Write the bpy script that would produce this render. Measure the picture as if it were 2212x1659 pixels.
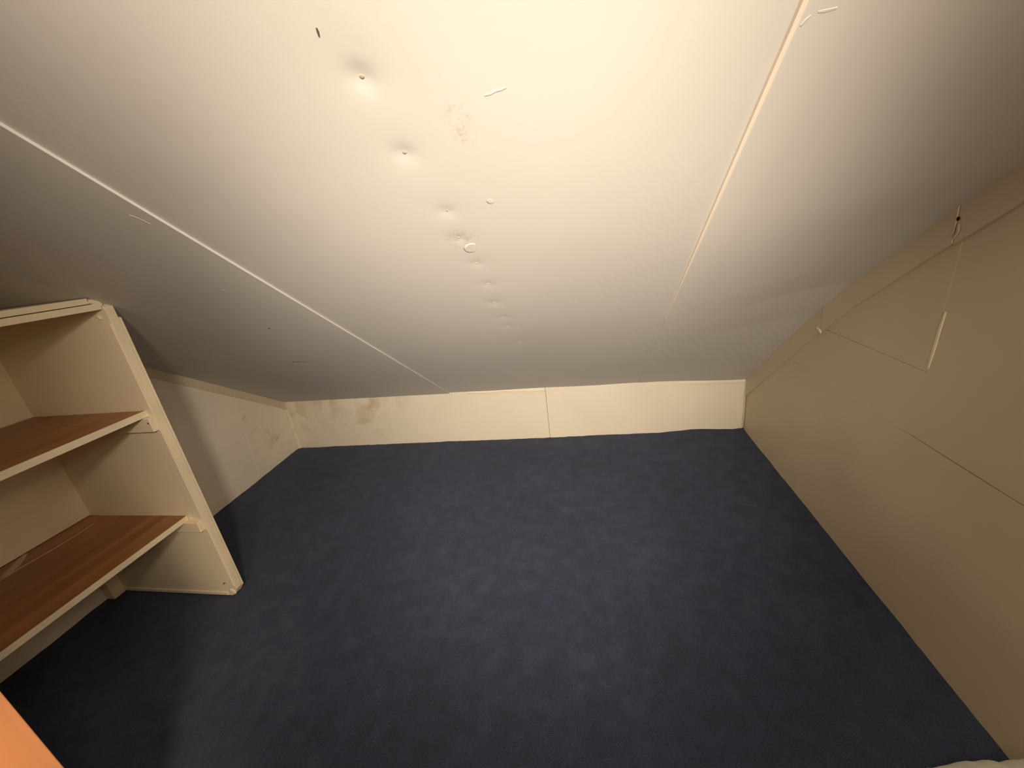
import bpy, bmesh, math, random
from mathutils import Vector, Matrix, noise
random.seed(7)
for o in list(bpy.data.objects): bpy.data.objects.remove(o)
S = bpy.context.scene
COL = S.collection

# ------------------------------------------------------------ camera
cam_d = bpy.data.cameras.new('camera'); cam = bpy.data.objects.new('camera', cam_d); COL.objects.link(cam)
P, RO, YW = 0.35025554, -0.13048397, -0.20209738
f = Vector((math.sin(YW)*math.cos(P), math.cos(YW)*math.cos(P), -math.sin(P)))
rt = f.cross(Vector((0, 0, 1))).normalized(); up = rt.cross(f)
R = math.cos(RO)*rt + math.sin(RO)*up; U = -math.sin(RO)*rt + math.cos(RO)*up
m = Matrix((R, U, -f)).transposed().to_4x4(); m.translation = Vector((0, 0, 1.2))
cam.matrix_world = m
cam_d.sensor_fit = 'HORIZONTAL'; cam_d.sensor_width = 36; cam_d.lens = 870.27/2212*36
cam_d.clip_start = 0.02
S.camera = cam

# ------------------------------------------------------------ world, lamps, exposure
w = bpy.data.worlds.new('world'); S.world = w; w.use_nodes = True
w.node_tree.nodes['Background'].inputs[0].default_value = (0.9, 0.8, 0.7, 1)
w.node_tree.nodes['Background'].inputs[1].default_value = 0.02
S.view_settings.view_transform = 'Standard'; S.view_settings.look = 'None'
S.view_settings.gamma = 1; S.view_settings.use_curve_mapping = False
S.view_settings.exposure = 0.0
def lamp(name, typ, loc, power, col, size, aim=None, angle=None, blend=1.0):
    d = bpy.data.lights.new(name, typ); d.energy = power; d.color = col; d.shadow_soft_size = size
    o = bpy.data.objects.new(name, d); COL.objects.link(o); o.location = loc
    if typ == 'SPOT':
        d.spot_size = math.radians(angle); d.spot_blend = blend
        o.rotation_euler = (Vector(aim)-Vector(loc)).to_track_quat('-Z', 'Y').to_euler()
    return o
# reflector lamp behind the photographer, turned at the far end, plus added fill lights
WARM = (1.0, 0.86, 0.68)
lamp('reflector_lamp', 'SPOT', (0.20, -0.50, 1.71), 188, WARM, 0.085, (-0.66, 2.0, 0.60), 72, 1.0)
lamp('far_wall_fill', 'SPOT', (-0.08, -0.75, 1.02), 146, WARM, 0.06, (-0.14, 2.0, 0.64), 65, 1.0)  # added spot without a known source, brightens knee wall and far ceiling
lamp('side_fill', 'POINT', (0.45, -0.30, 1.55), 12, WARM, 0.09)  # added fill light, lifts the left wall and the bookcase shadows
# added warm spot, aimed to brighten the orange door leaf
lamp('door_fill', 'SPOT', (-0.45, -0.45, 0.95), 50, (1.0, 0.80, 0.56), 0.12, (-1.07, 0.0, 0.44), 56, 0.85)

# ------------------------------------------------------------ helpers
def mat(name, base, rough=0.6, spec=0.4, var=0.0, vscale=4.0, bump=0.0, bscale=200.0, bdist=0.001):
    mt = bpy.data.materials.new(name); mt.use_nodes = True
    nt = mt.node_tree; b = nt.nodes['Principled BSDF']
    b.inputs['Base Color'].default_value = (*base, 1); b.inputs['Roughness'].default_value = rough
    b.inputs['Specular IOR Level'].default_value = spec
    tc = nt.nodes.new('ShaderNodeTexCoord')
    if var > 0:
        n = nt.nodes.new('ShaderNodeTexNoise'); n.inputs['Scale'].default_value = vscale; n.inputs['Detail'].default_value = 6
        nt.links.new(tc.outputs['Object'], n.inputs['Vector'])
        r = nt.nodes.new('ShaderNodeValToRGB')
        r.color_ramp.elements[0].position = 0.3; r.color_ramp.elements[1].position = 0.7
        r.color_ramp.elements[0].color = (*[c*(1-var) for c in base], 1)
        r.color_ramp.elements[1].color = (*[min(1, c*(1+var)) for c in base], 1)
        nt.links.new(n.outputs['Fac'], r.inputs['Fac']); nt.links.new(r.outputs['Color'], b.inputs['Base Color'])
    if bump > 0:
        n2 = nt.nodes.new('ShaderNodeTexNoise'); n2.inputs['Scale'].default_value = bscale; n2.inputs['Detail'].default_value = 3
        nt.links.new(tc.outputs['Object'], n2.inputs['Vector'])
        bp = nt.nodes.new('ShaderNodeBump'); bp.inputs['Strength'].default_value = bump; bp.inputs['Distance'].default_value = bdist
        nt.links.new(n2.outputs['Fac'], bp.inputs['Height']); nt.links.new(bp.outputs['Normal'], b.inputs['Normal'])
    return mt

def add_stain(mt, color, centers, scale=9.0, gain=1.0, lo=0.48, hi=0.66):
    """brown water marks: blotchy noise kept within round regions (object space)"""
    nt = mt.node_tree; b = nt.nodes['Principled BSDF']
    src = b.inputs['Base Color'].links[0].from_socket if b.inputs['Base Color'].links else None
    g = nt.nodes.new('ShaderNodeNewGeometry')
    n = nt.nodes.new('ShaderNodeTexNoise'); n.inputs['Scale'].default_value = scale; n.inputs['Detail'].default_value = 5
    n.inputs['Distortion'].default_value = 0.8
    nt.links.new(g.outputs['Position'], n.inputs['Vector'])
    mr = nt.nodes.new('ShaderNodeMapRange'); mr.inputs['From Min'].default_value = lo; mr.inputs['From Max'].default_value = hi
    nt.links.new(n.outputs['Fac'], mr.inputs['Value'])
    tot = None
    for (c, r) in centers:
        d = nt.nodes.new('ShaderNodeVectorMath'); d.operation = 'DISTANCE'; d.inputs[1].default_value = c
        nt.links.new(g.outputs['Position'], d.inputs[0])
        q = nt.nodes.new('ShaderNodeMapRange'); q.inputs['From Min'].default_value = r; q.inputs['From Max'].default_value = r*0.35
        nt.links.new(d.outputs['Value'], q.inputs['Value'])
        if tot is None: tot = q.outputs[0]
        else:
            a = nt.nodes.new('ShaderNodeMath'); a.operation = 'MAXIMUM'
            nt.links.new(tot, a.inputs[0]); nt.links.new(q.outputs[0], a.inputs[1]); tot = a.outputs[0]
    mul = nt.nodes.new('ShaderNodeMath'); mul.operation = 'MULTIPLY'
    nt.links.new(mr.outputs[0], mul.inputs[0]); nt.links.new(tot, mul.inputs[1])
    m2 = nt.nodes.new('ShaderNodeMath'); m2.operation = 'MULTIPLY'; m2.inputs[1].default_value = gain; m2.use_clamp = True
    nt.links.new(mul.outputs[0], m2.inputs[0])
    mx = nt.nodes.new('ShaderNodeMix'); mx.data_type = 'RGBA'
    nt.links.new(m2.outputs[0], mx.inputs['Factor'])
    if src: nt.links.new(src, mx.inputs['A'])
    else: mx.inputs['A'].default_value = b.inputs['Base Color'].default_value
    mx.inputs['B'].default_value = (*color, 1)
    nt.links.new(mx.outputs['Result'], b.inputs['Base Color'])

def wood(name, dark, light, axis, rough=0.35, scale=1.0):
    mt = bpy.data.materials.new(name); mt.use_nodes = True
    nt = mt.node_tree; b = nt.nodes['Principled BSDF']; b.inputs['Roughness'].default_value = rough
    tc = nt.nodes.new('ShaderNodeTexCoord'); mp = nt.nodes.new('ShaderNodeMapping')
    sc = [16*scale, 16*scale, 16*scale]; sc[axis] = 0.9*scale; mp.inputs['Scale'].default_value = sc
    n = nt.nodes.new('ShaderNodeTexNoise'); n.inputs['Scale'].default_value = 1.6; n.inputs['Detail'].default_value = 7; n.inputs['Distortion'].default_value = 0.5
    r = nt.nodes.new('ShaderNodeValToRGB'); r.color_ramp.elements[0].position = 0.32; r.color_ramp.elements[1].position = 0.7
    r.color_ramp.elements[0].color = (*dark, 1); r.color_ramp.elements[1].color = (*light, 1)
    nt.links.new(tc.outputs['Object'], mp.inputs['Vector']); nt.links.new(mp.outputs[0], n.inputs['Vector'])
    nt.links.new(n.outputs['Fac'], r.inputs['Fac']); nt.links.new(r.outputs['Color'], b.inputs['Base Color'])
    return mt

def obj(name, bm, m, parent=None, smooth=False, loc=None):
    me = bpy.data.meshes.new(name); bm.normal_update(); bm.to_mesh(me); bm.free()
    me.materials.append(m)
    if smooth:
        for p in me.polygons: p.use_smooth = True
    o = bpy.data.objects.new(name, me); COL.objects.link(o)
    if loc: o.location = loc
    if parent: o.parent = parent
    return o

def box_into(bm, x0, x1, y0, y1, z0, z1, bev=0.0):
    t = bmesh.new()
    vs = [t.verts.new((x, y, z)) for x in (x0, x1) for y in (y0, y1) for z in (z0, z1)]
    for q in ((0, 1, 3, 2), (4, 6, 7, 5), (0, 4, 5, 1), (2, 3, 7, 6), (0, 2, 6, 4), (1, 5, 7, 3)):
        t.faces.new([vs[i] for i in q])
    bmesh.ops.recalc_face_normals(t, faces=t.faces)
    if bev: bmesh.ops.bevel(t, geom=t.edges[:], offset=bev, segments=2, affect='EDGES', profile=0.5)
    mp = {v: bm.verts.new(v.co) for v in t.verts}
    for fc in t.faces: bm.faces.new([mp[v] for v in fc.verts])
    t.free()

def box(name, x0, x1, y0, y1, z0, z1, m, parent=None, bev=0.0):
    bm = bmesh.new(); box_into(bm, x0, x1, y0, y1, z0, z1, bev); return obj(name, bm, m, parent)

def prism(name, outline, axis, a0, a1, m, parent=None, bev=0.0, fn=None):
    """outline in the two other axes extruded along axis; axis 0: outline is (y,z); 1: (x,z); 2: (x,y)"""
    bm = bmesh.new()
    def pt(p, a): return [(a, p[0], p[1]), (p[0], a, p[1]), (p[0], p[1], a)][axis]
    A = [bm.verts.new(pt(p, a0)) for p in outline]; B = [bm.verts.new(pt(p, a1)) for p in outline]
    n = len(outline)
    bm.faces.new(A); bm.faces.new(B[::-1])
    for i in range(n): bm.faces.new((A[i], B[i], B[(i+1) % n], A[(i+1) % n]))
    bmesh.ops.recalc_face_normals(bm, faces=bm.faces)
    if bev: bmesh.ops.bevel(bm, geom=bm.edges[:], offset=bev, segments=2, affect='EDGES', profile=0.5)
    return obj(name, bm, m, parent)

def wobbly(bm, cuts, amp, fr):
    """subdivide and roughen a hand-sawn, hand-painted board a little"""
    for v in bm.verts:
        v.co += noise.noise_vector(v.co*fr)*amp

def struct(o): o['kind'] = 'structure'; return o
def tag(o, label, cat, group=None):
    o['label'] = label; o['category'] = cat
    if group: o['group'] = group
    return o
def empty(name, loc):
    o = bpy.data.objects.new(name, None); COL.objects.link(o); o.location = loc; o.empty_display_size = 0.1; return o
def sstep(a, b, x):
    t = max(0.0, min(1.0, (x-a)/(b-a))); return t*t*(3-2*t)

# ------------------------------------------------------------ materials
M_ceil = mat('ceiling_paint', (0.62, 0.60, 0.575), 0.5, 0.4, 0.03, 2.5, 0.05, 60, 0.002)
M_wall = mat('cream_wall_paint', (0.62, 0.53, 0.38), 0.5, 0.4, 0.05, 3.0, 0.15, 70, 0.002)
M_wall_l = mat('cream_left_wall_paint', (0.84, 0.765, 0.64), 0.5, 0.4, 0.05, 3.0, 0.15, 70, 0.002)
M_knee = mat('cream_knee_wall_paint', (0.80, 0.725, 0.60), 0.5, 0.4, 0.04, 3.0, 0.12, 70, 0.002)
add_stain(M_knee, (0.56, 0.40, 0.22), [((-1.98, 2.2, 0.27), 0.22), ((-1.70, 2.2, 0.30), 0.22), ((-1.45, 2.2, 0.24), 0.25), ((-1.25, 2.2, 0.36), 0.16)], 8.0, 0.7, 0.45, 0.70)
add_stain(M_wall_l, (0.54, 0.39, 0.22), [((-2.01, 2.1, 0.20), 0.17), ((-2.01, 1.9, 0.30), 0.1)], 11.0, 0.7, 0.5, 0.7)
add_stain(M_ceil, (0.48, 0.42, 0.31), [((-0.174, 0.697, 1.381), 0.028), ((-0.171, 0.722, 1.364), 0.026), ((-0.27, 0.955, 1.205), 0.045)], 75.0, 0.8, 0.47, 0.66)
add_stain(M_ceil, (0.72, 0.69, 0.64), [((0.175, 0.833, 1.288), 0.06)], 45.0, 0.22, 0.48, 0.62)
M_trim = mat('cream_trim_paint', (0.66, 0.57, 0.42), 0.45, 0.45, 0.05, 6.0, 0.2, 50, 0.002)
M_shelfpaint = mat('white_shelf_paint', (0.86, 0.745, 0.56), 0.5, 0.4, 0.05, 5.0, 0.2, 60, 0.002)
M_edgepaint = mat('white_edge_paint', (0.86, 0.74, 0.54), 0.45, 0.4, 0.05, 14.0, 0.25, 80, 0.002)
M_lit_edge = mat('painted_lit_edge', (0.84, 0.76, 0.64), 0.5, 0.4)  # paler than the ceiling, paints in the joint's lit edge
M_filler = mat('pale_filler', (0.85, 0.75, 0.57), 0.7, 0.2)
M_wood = wood('brown_shelf_laminate', (0.24, 0.10, 0.036), (0.46, 0.20, 0.072), 1, 0.4)
M_pine = wood('orange_varnished_pine', (0.72, 0.30, 0.135), (0.79, 0.36, 0.17), 2, 0.4, 0.6)
M_streak = mat('pale_shelf_streak', (0.62, 0.47, 0.38), 0.5)
M_dark = mat('dark_hole', (0.02, 0.015, 0.01), 0.9, 0.1)
M_rust = mat('rusty_nail_head', (0.42, 0.36, 0.29), 0.55, 0.4)
M_pencil = mat('dark_pencil_mark', (0.10, 0.085, 0.06), 0.8, 0.1)
M_cloth = mat('white_cotton', (0.72, 0.70, 0.58), 0.95, 0.1, 0.05, 10, 0.3, 300, 0.002)
M_plain = mat('bare_plaster', (0.55, 0.48, 0.38), 0.8, 0.2, 0.05, 3)

def carpet_mat():
    mt = bpy.data.materials.new('blue_carpet'); mt.use_nodes = True
    nt = mt.node_tree; b = nt.nodes['Principled BSDF']; b.inputs['Roughness'].default_value = 1.0
    b.inputs['Specular IOR Level'].default_value = 0.05
    b.inputs['Sheen Weight'].default_value = 0.08
    tc = nt.nodes.new('ShaderNodeTexCoord')
    def ns(scale, det, rough=0.6):
        n = nt.nodes.new('ShaderNodeTexNoise'); n.inputs['Scale'].default_value = scale; n.inputs['Detail'].default_value = det
        n.inputs['Roughness'].default_value = rough
        nt.links.new(tc.outputs['Object'], n.inputs['Vector']); return n
    big, mid, fine = ns(2.2, 5), ns(16, 5), ns(420, 2)
    r = nt.nodes.new('ShaderNodeValToRGB')
    e = r.color_ramp.elements
    e[0].position = 0.39; e[0].color = (0.042, 0.054, 0.080, 1); e[1].position = 0.63; e[1].color = (0.062, 0.078, 0.122, 1)
    x = e.new(0.5); x.color = (0.048, 0.060, 0.107, 1)
    a = nt.nodes.new('ShaderNodeMix'); a.data_type = 'FLOAT'; a.inputs[0].default_value = 0.55
    nt.links.new(big.outputs['Fac'], a.inputs[2]); nt.links.new(mid.outputs['Fac'], a.inputs[3])
    nt.links.new(a.outputs[0], r.inputs['Fac'])
    f2 = nt.nodes.new('ShaderNodeMapRange'); f2.inputs['From Min'].default_value = 0.3; f2.inputs['From Max'].default_value = 0.7
    f2.inputs['To Min'].default_value = 0.62; f2.inputs['To Max'].default_value = 1.38
    nt.links.new(fine.outputs['Fac'], f2.inputs['Value'])
    mx = nt.nodes.new('ShaderNodeVectorMath'); mx.operation = 'SCALE'
    nt.links.new(r.outputs['Color'], mx.inputs[0]); nt.links.new(f2.outputs[0], mx.inputs['Scale'])
    nt.links.new(mx.outputs[0], b.inputs['Base Color'])
    bp = nt.nodes.new('ShaderNodeBump'); bp.inputs['Strength'].default_value = 0.7; bp.inputs['Distance'].default_value = 0.004
    nt.links.new(fine.outputs['Fac'], bp.inputs['Height']); nt.links.new(bp.outputs['Normal'], b.inputs['Normal'])
    return mt
M_carpet = carpet_mat()

# ------------------------------------------------------------ shape of the room
XL, XR = -2.02, 0.855
YF = -1.05                                     # wall behind the photographer
def knee_y(x): return 2.205 + (x-XL)/(XR-XL)*0.050
SEAM_L, SEAM_R = -0.855, 0.272
def lerp_tab(tab, v):
    if v <= tab[0][0]: return tab[0][1]
    for (a, b), (c, d) in zip(tab, tab[1:]):
        if v <= c: return b + (d-b)*(v-a)/(c-a)
    return tab[-1][1]
BOW = [(-1.0, 0.03), (0.6, 0.045), (1.03, 0.055), (1.159, 0.063), (1.347, 0.069), (1.479, 0.078), (1.675, 0.068), (1.95, 0.03), (2.26, -0.012)]
DIMPLES = [(-0.302-0.0, 0.573, 0.0, 0.02), (-0.282, 0.630, 0.0060, 0.026), (-0.284, 0.741, 0.0050, 0.024), (-0.267, 0.872, 0.0042, 0.020),
           (-0.273, 0.951, 0.0042, 0.020), (-0.265, 1.046, 0.0036, 0.020), (-0.264, 1.140, 0.0030, 0.022), (-0.276, 1.241, 0.0032, 0.024),
           (-0.274, 1.341, 0.0030, 0.024), (-0.275, 1.409, 0.0022, 0.022), (-0.262, 1.546, 0.0020, 0.024)]
def base_z(x, y):
    z = 1.856 - 0.682*y
    z += lerp_tab(BOW, y)*sstep(0.30, 0.80, x)
    return z
def ceil_z(x, y, sheet):
    z = base_z(x, y)
    if sheet == 1:
        u = (x-SEAM_L)/(SEAM_R-SEAM_L)
        z -= 0.006*math.sin(2*math.pi*u)**2 * (0.6+0.4*math.sin(2.3*y+1))
        for (dx, dy, d, r) in DIMPLES:
            q = ((x-dx)**2 + ((y-dy)*1.21)**2)/(r*r)
            if q < 16: z += d*0.60*math.exp(-q*2.2) + d*0.26*math.exp(-q/4)
        z += 0.0030*noise.noise(Vector((x*2.1, y*2.1, 3.3)))*4*u*(1-u)
    elif sheet == 0:
        z -= 0.0065
        z += 0.006*noise.noise(Vector((x*1.7, y*1.7, 9.3)))*sstep(0, 0.25, SEAM_L-x)
    else:
        z -= (0.0065 - 0.005*sstep(0.9, 1.75, y)) * (1 - 0.75*sstep(0.045, 0.115, x-SEAM_R))
        z += 0.004*noise.noise(Vector((x*1.9, y*1.9, 5.3)))*sstep(0, 0.2, x-SEAM_R)
    return z

# floor: one carpet with a slightly uneven pile, a pressed crease near the knee wall
def carpet():
    bm = bmesh.new(); nx, ny = 150, 170
    g = []
    for j in range(ny+1):
        row = []
        for i in range(nx+1):
            x = XL + (XR-XL)*i/nx; y1 = knee_y(x); y = YF + (y1-YF)*j/ny
            z = 0.004*noise.noise(Vector((x*6, y*6, 0.2))) + 0.0025*noise.noise(Vector((x*25, y*25, 1.2)))
            z += 0.006*math.exp(-((y-(y1-0.19))/0.025)**2)*sstep(-1.3, -0.8, x)*(1-sstep(0.3, 0.6, x))
            z += 0.016*math.exp(-((y-y1)/0.05)**2)*sstep(0.2, 0.75, x)*(0.7+0.3*math.sin(x*14))
            row.append(bm.verts.new((x, y, z-0.004)))
        g.append(row)
    for j in range(ny):
        for i in range(nx): bm.faces.new((g[j][i], g[j][i+1], g[j+1][i+1], g[j+1][i]))
    # underside and edges so the carpet has its thickness
    ring = g[0] + [r[-1] for r in g[1:]] + g[-1][-2::-1] + [r[0] for r in g[-2:0:-1]]
    low = [bm.verts.new((v.co.x, v.co.y, -0.03)) for v in ring]
    for i in range(len(ring)):
        k = (i+1) % len(ring); bm.faces.new((ring[k], ring[i], low[i], low[k]))
    bm.faces.new(low[::-1])
    return struct(obj('floor', bm, M_carpet, smooth=False))
floor = carpet()

# ceiling: backing boards and three hardboard sheets nailed up the slope
def slab(name, pts, m, parent=None):
    """pts: 4 lower corner points, extruded by 2 cm along +z"""
    bm = bmesh.new(); A = [bm.verts.new(p) for p in pts]; B = [bm.verts.new((p[0], p[1], p[2]+0.02)) for p in pts]
    bm.faces.new(A); bm.faces.new(B[::-1])
    for i in range(4): bm.faces.new((A[i], B[i], B[(i+1) % 4], A[(i+1) % 4]))
    bmesh.ops.recalc_face_normals(bm, faces=bm.faces); return obj(name, bm, m, parent)
OFF = 0.16
ceiling = struct(slab('ceiling', [(XL-.05, YF-.05, base_z(0, YF-.05)+OFF), (XR+.05, YF-.05, base_z(0, YF-.05)+OFF), (XR+.05, 2.35, base_z(0, 2.35)+OFF), (XL-.05, 2.35, base_z(0, 2.35)+OFF)], M_plain))
def sheet(x0, x1, k, step):
    bm = bmesh.new(); nx = max(4, int((x1-x0)/step)); bot, top = [], []
    ys = []; y = YF
    while y < 2.285:
        ys.append(y); y += step if y > 0.45 else step*3
    ys.append(2.285)
    for y in ys:
        rb, rtp = [], []
        for i in range(nx+1):
            x = x0 + (x1-x0)*i/nx
            yy = min(y, knee_y(x)+0.03)
            z = ceil_z(x, yy, k)
            rb.append(bm.verts.new((x, yy, z)))
            if i in (0, nx): rtp += [bm.verts.new((x, yy, z)), bm.verts.new((x, yy, z+0.03))]
        bot.append(rb); top.append(rtp)
    ny = len(ys)-1
    for j in range(ny):
        for i in range(nx): bm.faces.new((bot[j][i], bot[j+1][i], bot[j+1][i+1], bot[j][i+1]))
        a, b = top[j], top[j+1]
        bm.faces.new((a[0], a[1], b[1], b[0])); bm.faces.new((a[2], b[2], b[3], a[3]))
        bm.faces.new((a[1], a[3], b[3], b[1]))
    o = obj('ceiling_sheet', bm, M_ceil, ceiling)
    for p in o.data.polygons: p.use_smooth = abs(p.normal.x) < 0.5
    return o
sheet(XL, SEAM_L, 0, 0.022)
sheet(SEAM_L, SEAM_R, 1, 0.009)
sheet(SEAM_R, XR, 2, 0.016)

SN = Vector((0, 0.682, 1)).normalized()          # up out of the sloped ceiling
SY = Vector((0, 1, -0.682)).normalized()
def on_ceiling(x, y, k, d=0.0):
    return Vector((x, y, ceil_z(x, y, k))) - SN*d
def disc(name, c, nrm, r, h, m, parent, ey=1.0, seg=14):
    """low domed disc (a nail head or a filled hole) standing h proud of the surface"""
    bm = bmesh.new(); nrm = nrm.normalized(); t = nrm.orthogonal().normalized(); s = nrm.cross(t)
    rings = []
    for (rr, hh) in ((1.15, -0.5), (0.85, 0.5), (0.6, 0.9), (0.3, 1.0)):
        rings.append([bm.verts.new(c + (t*math.cos(a)+s*math.sin(a)*ey)*r*rr + nrm*h*hh) for a in [2*math.pi*i/seg for i in range(seg)]])
    for a, b in zip(rings, rings[1:]):
        for i in range(seg): bm.faces.new((a[i], a[(i+1) % seg], b[(i+1) % seg], b[i]))
    bm.faces.new(rings[-1]); bm.faces.new(rings[0][::-1])
    bmesh.ops.recalc_face_normals(bm, faces=bm.faces)
    return obj(name, bm, m, parent, True)
for i, (dx, dy, d, r) in enumerate(DIMPLES):
    if d: disc('nail_head', on_ceiling(dx, dy, 1), -SN, 0.0042 if i < 3 else 0.0028, 0.0012, M_rust if i < 4 else M_ceil, ceiling)
disc('nail_head', on_ceiling(-1.102, 1.251, 0), -SN, 0.0038, 0.0012, M_pencil, ceiling)
def strip(name, pts, width, th, m, parent, nrm, taper=True):
    """a thin painted mark or ridge following points on a surface"""
    bm = bmesh.new(); n = len(pts); nrm = nrm.normalized(); rows = []
    for i, p in enumerate(pts):
        p = Vector(p); d = (Vector(pts[min(i+1, n-1)])-Vector(pts[max(i-1, 0)])).normalized(); s = nrm.cross(d)
        k = (0.35 + 0.65*math.sin(math.pi*(i+0.35)/(n-0.3))) if taper else 1.0
        ww = width*0.5*k
        rows.append([bm.verts.new(q) for q in (p-s*ww-nrm*th, p-s*ww*0.6+nrm*th, p+s*ww*0.6+nrm*th, p+s*ww-nrm*th)])
    for a, b in zip(rows, rows[1:]):
        for i in range(4): bm.faces.new((a[i], a[(i+1) % 4], b[(i+1) % 4], b[i]))
    bm.faces.new(rows[0]); bm.faces.new(rows[-1][::-1])
    bmesh.ops.recalc_face_normals(bm, faces=bm.faces)
    return obj(name, bm, m, parent)
strip('pencil_mark', [on_ceiling(-0.3005, 0.5705, 1), on_ceiling(-0.3015, 0.574, 1), on_ceiling(-0.3035, 0.5785, 1)], 0.004, 0.0006, M_pencil, ceiling, -SN)
pin = [on_ceiling(-1.305+0.0, 1.556, 0), on_ceiling(-1.275, 1.559, 0), on_ceiling(-1.243, 1.567, 0)]
strip('pencil_mark', pin, 0.004, 0.0006, M_pencil, ceiling, -SN)
disc('nail_head', pin[0], -SN, 0.004, 0.001, M_dark, ceiling)
strip('paint_ridge', [on_ceiling(-0.123, 0.674, 1), on_ceiling(-0.114, 0.6735, 1), on_ceiling(-0.106, 0.671, 1), on_ceiling(-0.097, 0.6705, 1), on_ceiling(-0.090, 0.669, 1)], 0.0036, 0.0006, M_ceil, ceiling, -SN)
strip('paint_ridge', [on_ceiling(-0.897, 0.756, 0), on_ceiling(-0.890, 0.766, 0), on_ceiling(-0.886, 0.783, 0)], 0.004, 0.0005, M_ceil, ceiling, -SN)
strip('paint_ridge', [on_ceiling(0.279, 0.665, 2), on_ceiling(0.2815, 0.661, 2), on_ceiling(0.285, 0.657, 2)], 0.004, 0.0006, M_ceil, ceiling, -SN)
strip('paint_ridge', [on_ceiling(0.292, 0.655, 2), on_ceiling(0.300, 0.6555, 2), on_ceiling(0.312, 0.655, 2)], 0.005, 0.0003, M_ceil, ceiling, -SN)
disc('filled_hole', on_ceiling(-0.256, 0.987, 1), -SN, 0.016, 0.0003, M_ceil, ceiling, 1.3, 20)
disc('filled_hole', on_ceiling(-0.170, 0.859, 1), -SN, 0.008, 0.0003, M_ceil, ceiling)
disc('filled_hole', on_ceiling(-1.002, 1.020, 0), -SN, 0.004, 0.0005, M_ceil, ceiling)

# right-hand joint's lit edge painted as a paler bead, thinning out towards the knee wall
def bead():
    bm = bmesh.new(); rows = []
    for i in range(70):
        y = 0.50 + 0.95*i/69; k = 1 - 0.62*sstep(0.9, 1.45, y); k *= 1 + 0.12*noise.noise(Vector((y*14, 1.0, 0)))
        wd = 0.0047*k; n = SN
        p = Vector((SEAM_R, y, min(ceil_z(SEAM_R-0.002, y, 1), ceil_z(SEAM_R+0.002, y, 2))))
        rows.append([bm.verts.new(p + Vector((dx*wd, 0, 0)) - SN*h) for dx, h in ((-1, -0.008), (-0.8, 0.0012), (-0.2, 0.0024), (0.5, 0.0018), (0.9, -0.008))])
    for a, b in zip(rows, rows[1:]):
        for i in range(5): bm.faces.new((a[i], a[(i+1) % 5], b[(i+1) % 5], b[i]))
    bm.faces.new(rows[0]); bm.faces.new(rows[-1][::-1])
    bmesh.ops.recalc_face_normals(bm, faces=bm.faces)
    o = obj('joint_lit_edge', bm, M_lit_edge, ceiling); o['label'] = 'painted-in bright edge down the right hand ceiling joint'
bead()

# knee wall at the far end: backing, two panels with an open joint, caulk bead, corner bead
def kbox(name, x0, x1, z0, z1, t0, t1, m, parent, bev=0.0015, top=None):
    """board lying on the knee wall line between x0 and x1, standing t0..t1 in front of it"""
    bm = bmesh.new()
    za, zb = (z1, z1) if top is None else top
    vs = []
    for x, zt in ((x0, za), (x1, zb)):
        y = knee_y(x)
        vs += [bm.verts.new((x, y-t1, z0)), bm.verts.new((x, y-t0, z0)), bm.verts.new((x, y-t0, zt)), bm.verts.new((x, y-t1, zt))]
    bm.faces.new(vs[0:4]); bm.faces.new(vs[4:8][::-1])
    for i in range(4): bm.faces.new((vs[i], vs[4+i], vs[4+(i+1) % 4], vs[(i+1) % 4]))
    bmesh.ops.recalc_face_normals(bm, faces=bm.faces)
    if bev: bmesh.ops.bevel(bm, geom=bm.edges[:], offset=bev, segments=2, affect='EDGES')
    return obj(name, bm, m, parent)
def ktop(x): return base_z(x, knee_y(x))-0.004
wall_back = struct(kbox('wall_back', XL-.05, XR+.05, -0.03, 0.45, -0.06, -0.012, M_dark, None, 0))
kbox('wall_panel', XL, -0.2624, -0.02, 0, -0.012, 0.0, M_knee, wall_back, 0.0015, (ktop(XL)+.02, ktop(-.263)+.02))
kbox('wall_panel', -0.2602, XR-.004, -0.02, 0, -0.012, 0.001, M_knee, wall_back, 0.0015, (ktop(-.2602)+.02, ktop(XR)+.02))
def kp(x, dz, t): return Vector((x, knee_y(x)-t, ktop(x)+dz))
KN = Vector((0.0174, -1, 0)).normalized()
strip('caulk_bead', [kp(-0.262-0.08*i, -0.013-0.002*math.sin(i*1.7)+0.001*i, 0.004) for i in range(7)], 0.010, 0.005, M_knee, wall_back, KN)
strip('caulk_bead', [kp(0.845-0.07*i, -0.012-0.002*math.sin(i*2.3), 0.004) for i in range(6)], 0.009, 0.004, M_knee, wall_back, KN)
strip('joint_tape', [Vector((-2.004, 2.196, 0.0)), Vector((-2.004, 2.196, 0.10)), Vector((-2.003, 2.196, 0.20)), Vector((-2.004, 2.195, 0.30))], 0.030, 0.006, M_knee, wall_back, Vector((0.55, -0.8, 0)), False)
strip('corner_bead', [Vector((0.846, 2.247, 0.012)), Vector((0.847, 2.247, 0.12)), Vector((0.846, 2.247, 0.21)), Vector((0.847, 2.246, 0.292))], 0.010, 0.003, M_trim, wall_back, Vector((-0.6, -0.8, 0)), False)

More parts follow.
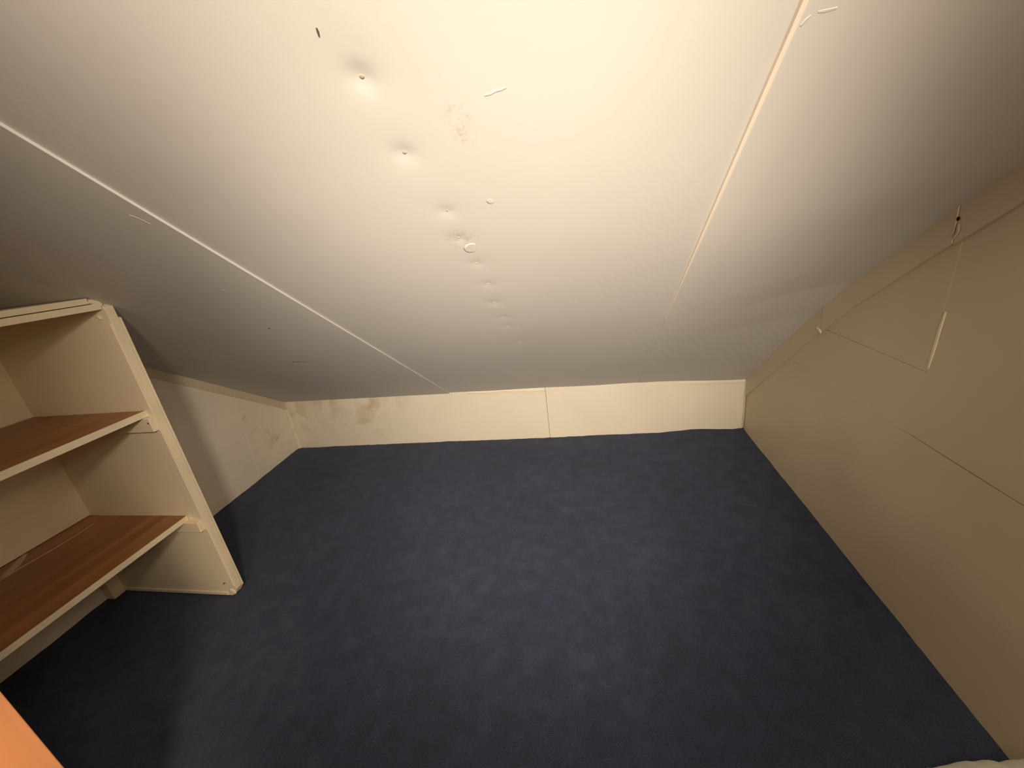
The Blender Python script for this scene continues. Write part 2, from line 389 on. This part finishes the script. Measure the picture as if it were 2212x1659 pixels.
# left wall: board and a cover strip along the slope
def side_outline(y0, y1, over=0.06, n=24):
    pts = [(y0, -0.03), (y1, -0.03)]
    for i in range(n+1):
        y = y1 + (y0-y1)*i/n; pts.append((y, 1.856-0.682*y+over))
    return pts
wall_left = struct(prism('wall_left', side_outline(YF-.05, 2.30), 0, XL-0.06, XL, M_wall_l))
def cover(name, lo, hi, x0, x1, m, parent, bev=0.0015):
    return prism(name, [p for p in lo]+[p for p in hi[::-1]], 0, x0, x1, m, parent, bev)
cover('cover_strip', [(2.200, 0.298), (1.779, 0.585), (1.489, 0.785), (1.05, 1.083)], [(2.200, 0.352), (1.779, 0.640), (1.489, 0.839), (1.05, 1.137)], XL-0.001, XL+0.006, M_trim, wall_left)
prism('wall_panel', [(2.197, 0.0), (1.835, 0.0), (1.850, 0.37), (1.84, 0.545), (2.197, 0.30)], 0, XL-0.001, XL+0.0010, M_wall_l, wall_left, 0.0004)
strip('scratch', [Vector((XL+.0025, 1.862, .382)), Vector((XL+.0025, 1.875, .392)), Vector((XL+.0025, 1.893, .400))], 0.005, 0.0005, M_plain, wall_left, Vector((1, 0, 0)))
strip('scratch', [Vector((XL+.0025, 2.08, .17)), Vector((XL+.0025, 2.05, .15)), Vector((XL+.0025, 2.02, .145))], 0.004, 0.0005, M_plain, wall_left, Vector((1, 0, 0)))

# right wall: lower sheet, upper sheet, a let-in patch, sloping cover boards
def rtop(y): return 1.856-0.682*y+lerp_tab(BOW, y)
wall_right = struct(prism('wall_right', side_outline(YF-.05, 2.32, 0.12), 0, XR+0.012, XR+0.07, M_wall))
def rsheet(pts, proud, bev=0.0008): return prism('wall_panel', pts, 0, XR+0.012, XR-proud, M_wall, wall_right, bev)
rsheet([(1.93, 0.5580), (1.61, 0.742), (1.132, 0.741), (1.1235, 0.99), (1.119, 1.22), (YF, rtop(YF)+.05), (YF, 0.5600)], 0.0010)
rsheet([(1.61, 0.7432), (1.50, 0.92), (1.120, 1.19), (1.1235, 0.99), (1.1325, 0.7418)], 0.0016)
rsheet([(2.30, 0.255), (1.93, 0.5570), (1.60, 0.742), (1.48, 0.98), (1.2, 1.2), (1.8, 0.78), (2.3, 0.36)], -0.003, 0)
def buckled():
    bm = bmesh.new(); ny, nz = 90, 16; g = []
    for j in range(ny+1):
        y = YF + (2.30-YF)*j/ny; zt = min(0.5573 - 0.0012*math.exp(-((y-1.0)/0.12)**2), 0.26+(2.30-y)*0.804); row = []
        for i in range(nz+1):
            z = -0.02 + (zt+0.02)*i/nz; k = math.sin(math.pi*min(1, max(0, z/0.557)))
            d = 0.007*k*math.exp(-((z-0.32-0.05*(y-1.2))/0.13)**2)*(0.6+0.4*math.sin(2.4*y)) + 0.003*k*noise.noise(Vector((y*2.2, z*4, 2.2)))
            row.append(bm.verts.new((XR-d, y, z)))
        g.append(row)
    for j in range(ny):
        for i in range(nz): bm.faces.new((g[j][i], g[j][i+1], g[j+1][i+1], g[j+1][i]))
        a, b = g[j][nz], g[j+1][nz]
        c, d = bm.verts.new((XR+0.012, a.co.y, a.co.z)), bm.verts.new((XR+0.012, b.co.y, b.co.z))
        e, f_ = bm.verts.new(a.co), bm.verts.new(b.co)
        bm.faces.new((e, c, d, f_))
    o = obj('wall_panel', bm, M_wall, wall_right, True); return o
buckled()
strip('filler_ridge', [Vector((XR-.0015, 1.131, .752)), Vector((XR-.002, 1.128, .80)), Vector((XR-.003, 1.124, .85)), Vector((XR-.002, 1.121, .90))], 0.011, 0.0011, M_filler, wall_right, Vector((-1, 0, 0)))
strip('filler_ridge', [Vector((XR-.0003, y, .560)) for y in (1.72, 1.6, 1.5, 1.4, 1.3, 1.22, 1.14)], 0.008, 0.0012, M_wall, wall_right, Vector((-1, 0, 0)))
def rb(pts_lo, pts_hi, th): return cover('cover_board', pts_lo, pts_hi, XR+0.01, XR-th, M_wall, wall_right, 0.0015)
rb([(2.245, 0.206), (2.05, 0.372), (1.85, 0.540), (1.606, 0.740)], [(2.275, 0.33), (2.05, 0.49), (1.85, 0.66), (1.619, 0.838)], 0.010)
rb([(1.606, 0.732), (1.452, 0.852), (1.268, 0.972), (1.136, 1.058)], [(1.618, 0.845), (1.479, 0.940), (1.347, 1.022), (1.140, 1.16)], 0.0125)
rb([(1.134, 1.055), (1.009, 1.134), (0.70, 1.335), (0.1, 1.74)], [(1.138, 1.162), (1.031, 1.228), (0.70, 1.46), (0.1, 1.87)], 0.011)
strip('paint_chip', [Vector((XR-.0135, 1.63, .742)), Vector((XR-.0135, 1.612, .737)), Vector((XR-.0135, 1.60, .730))], 0.011, 0.002, M_filler, wall_right, Vector((-1, 0, 0)))
disc('nail_hole', Vector((XR-.0130, 1.133, 1.112)), Vector((-1, 0, 0)), 0.004, 0.0008, M_dark, wall_right)
strip('paint_chip', [Vector((XR-.0133, 1.128, 1.10)), Vector((XR-.0133, 1.126, 1.085)), Vector((XR-.0133, 1.133, 1.070))], 0.008, 0.0012, M_plain, wall_right, Vector((-1, 0, 0)))

# wall behind the photographer
wall_front = struct(box('wall_front', XL-.05, XR+.06, YF-0.08, YF-0.02, -0.03, base_z(0, YF)+0.2, M_wall))

# ------------------------------------------------------------ bookcase against the left wall
BX = -1.412                                     # front of the end panel
bc = tag(empty('bookcase', (-1.72, 0.65, 0)), 'white painted built-in bookcase with brown shelves under the slope at left', 'bookcase')
def bpart(o, p=bc):
    o.parent = p; o.matrix_parent_inverse = Matrix.Translation((-Vector(p.location))) if p is bc else Matrix(); return o
def bbox(name, *a, m=M_shelfpaint, bev=0.0012, p=bc): return bpart(box(name, *a, m, None, bev), p)
# far end panel, foot corner broken off
pan = bpart(prism('end_panel', [(XL+.002, 0.0), (-1.442, 0.0), (-1.424, 0.012), (BX, 0.034), (BX, 1.149), (-1.425, 1.158), (XL+.002, 1.158)], 1, 1.003, 1.028, M_shelfpaint, None, 0.0012))
bpart(prism('edge_strip', [(BX-0.004, 0.036), (BX+0.0015, 0.038), (BX+0.0015, 1.145), (BX-0.004, 1.147)], 1, 1.0035, 1.0275, M_edgepaint, None, 0.0008))
bpart(prism('facing_sheet', [(XL+.002, 0.0), (-1.435, 0.0), (BX, 0.030), (BX, 1.112), (-1.425, 1.118), (XL+.002, 1.118)], 1, 1.0295, 1.037, M_edgepaint, None, 0.001))
bbox('lipping', -1.448, BX-.003, 1.0005, 1.0035, 0.05, 1.10)
bbox('kick_bead', XL+.01, -1.46, 0.999, 1.0035, 0.004, 0.018)
bpart(disc('filler_patch', Vector((-1.437, 1.0025, 0.020)), Vector((0, -1, 0)), 0.013, 0.003, M_filler, None, 1.2))
bpart(disc('nail_hole', Vector((-1.4425, 1.0025, 0.062)), Vector((0, -1, 0)), 0.006, 0.0012, M_dark, None))
bpart(strip('gouge', [Vector((-1.464, 1.0024, .055)), Vector((-1.458, 1.0024, .064)), Vector((-1.452, 1.0024, .063))], 0.004, 0.0006, M_dark, None, Vector((0, -1, 0))))
# near end panel, out of the picture
bbox('end_panel', XL+.002, BX, 0.245, 0.270, 0.0, 1.158)
# back board above the lower shelf
bbox('back_board', -1.942, -1.930, 0.270, 1.003, 0.391, 1.146, bev=0)
# shelves: brown laminate boards with a painted front edge
def bshelf(xf, z0, z1, x_back, end=1.001):
    s = bbox('shelf', x_back, xf-0.004, 0.2705, end, z0, z1, m=M_wood, bev=0.0008)
    e = bbox('shelf_edge', xf-0.004, xf, 0.2705, end, z0-0.0005, z1+0.0005, m=M_edgepaint, bev=0.001)
    s['label'] = 'brown wood grain laminate shelf board'; e['label'] = 'white painted front edge of the shelf'
    return s
bshelf(-1.436, 0.791, 0.811, -1.929)
low = bshelf(-1.475, 0.371, 0.389, -2.015)
bpart(strip('pale_streak', [Vector((-1.845+0.006*math.sin(i), 0.955-0.055*i, 0.3892)) for i in range(11)], 0.012, 0.0006, M_streak, None, Vector((0, 0, 1))))  # pale streaks laid along the back of the lower shelf
bpart(strip('pale_streak', [Vector((-1.925, 0.80, 0.3892)), Vector((-1.905, 0.775, 0.3892)), Vector((-1.880, 0.745, 0.3892)), Vector((-1.860, 0.71, 0.3892)), Vector((-1.85, 0.66, 0.3892))], 0.030, 0.0006, M_streak, None, Vector((0, 0, 1))))
# battens carrying the shelves
bbox('shelf_batten', -1.927, -1.418, 0.984, 1.003, 0.739, 0.7895, m=M_edgepaint, bev=0.0025)
bbox('shelf_batten', -2.01, -1.424, 0.984, 1.003, 0.326, 0.3695, m=M_edgepaint, bev=0.0025)
bpart(disc('nail_hole', Vector((-1.427, 0.9838, 0.772)), Vector((0, -1, 0)), 0.0028, 0.0006, M_dark, None))
bbox('shelf_batten', -1.929, -1.91, 0.2705, 0.983, 0.745, 0.7895, bev=0.002)
bbox('corner_block', -2.018, -1.975, 0.958, 1.003, 0.0, 0.325, m=M_shelfpaint, bev=0.002)
# doubled top boards
bbox('top_board', -1.93, BX-.006, 0.2705, 1.001, 1.144, 1.1625, m=M_edgepaint, bev=0.0015)
bbox('top_board', -1.93, BX-.006, 0.2705, 0.975, 1.1645, 1.181, m=M_edgepaint, bev=0.0015)
bpart(strip('filler_patch', [Vector((BX-.006, 0.976, 1.172)), Vector((BX-.006, 0.987, 1.169)), Vector((BX-.006, 0.998, 1.164)), Vector((BX-.006, 1.004, 1.156))], 0.014, 0.002, M_filler, None, Vector((1, 0, 0)), False))
bpart(disc('paint_drip', Vector((-1.445, 1.0012, 1.122)), Vector((0, -1, 0)), 0.006, 0.003, M_edgepaint, None, 1.6))

# ------------------------------------------------------------ orange pine door leaf at lower left, close to the camera
door = tag(empty('cupboard_door', (-1.026, 0.3115, 0)), 'orange varnished pine door leaf standing in the bottom left corner', 'door')
A = Vector((-1.026, 0.3115, 0)); D = Vector((-0.22, -0.975, 0)).normalized(); N = Vector((-D.y, D.x, 0))
if N.dot(Vector((1, -0.3, 0))) < 0: N = -N
def leaf(name, s0, s1, z0, z1, t0, t1, m, bev):
    bm = bmesh.new(); box_into(bm, s0, s1, t0, t1, z0, z1, bev)
    rot = Matrix((D, -N, Vector((0, 0, 1)))).transposed().to_4x4()
    bm.transform(rot)
    if rot.determinant() < 0: bmesh.ops.reverse_faces(bm, faces=bm.faces)
    o = obj(name, bm, m, door); return o
leaf('door_panel', 0.0, 0.56, 0.006, 0.92, 0.0, 0.022, M_pine, 0.0015)
leaf('door_ledge', 0.05, 0.52, 0.10, 0.17, 0.022, 0.040, M_pine, 0.002)
leaf('door_ledge', 0.05, 0.52, 0.74, 0.81, 0.022, 0.040, M_pine, 0.002)

# ------------------------------------------------------------ crumpled white cloth at lower right
def cloth():
    bm = bmesh.new(); n = 64; g = []
    x0, x1, y0, y1 = 0.676, 0.852, 0.20, 0.652
    for j in range(n+1):
        row = []
        for i in range(n+1):
            u, v = i/n, j/n; x = x0+(x1-x0)*u; y = y0+(y1-y0)*v
            ex = 1-(1-u)**2.8; ey = (1-v**7)*(1-(1-v)**2.6)
            h = (0.150+0.050*u)*(max(0, ex)*max(0, ey))**0.5
            h *= 1 + 0.07*math.sin(9.5*u+3.0*v-3.4) + 0.05*math.sin(31*u-6*v) + 0.08*noise.noise(Vector((u*4, v*4, 0.7)))
            h += 0.010*noise.noise(Vector((u*9, v*7, 4.7)))*ex*ey
            row.append(bm.verts.new((x, y, 0.002+max(0.0, h))))
        g.append(row)
    for j in range(n):
        for i in range(n): bm.faces.new((g[j][i], g[j][i+1], g[j+1][i+1], g[j+1][i]))
    ring = g[0] + [r[-1] for r in g[1:]] + g[-1][-2::-1] + [r[0] for r in g[-2:0:-1]]
    low_ = [bm.verts.new((v.co.x, v.co.y, 0.0)) for v in ring]
    for i in range(len(ring)):
        k = (i+1) % len(ring); bm.faces.new((ring[k], ring[i], low_[i], low_[k]))
    bm.faces.new(low_[::-1])
    bmesh.ops.recalc_face_normals(bm, faces=bm.faces)
    return obj('white_cloth', bm, M_cloth, None, True)
tag(cloth(), 'crumpled white cloth lying on the blue carpet against the right wall at bottom right', 'cloth')
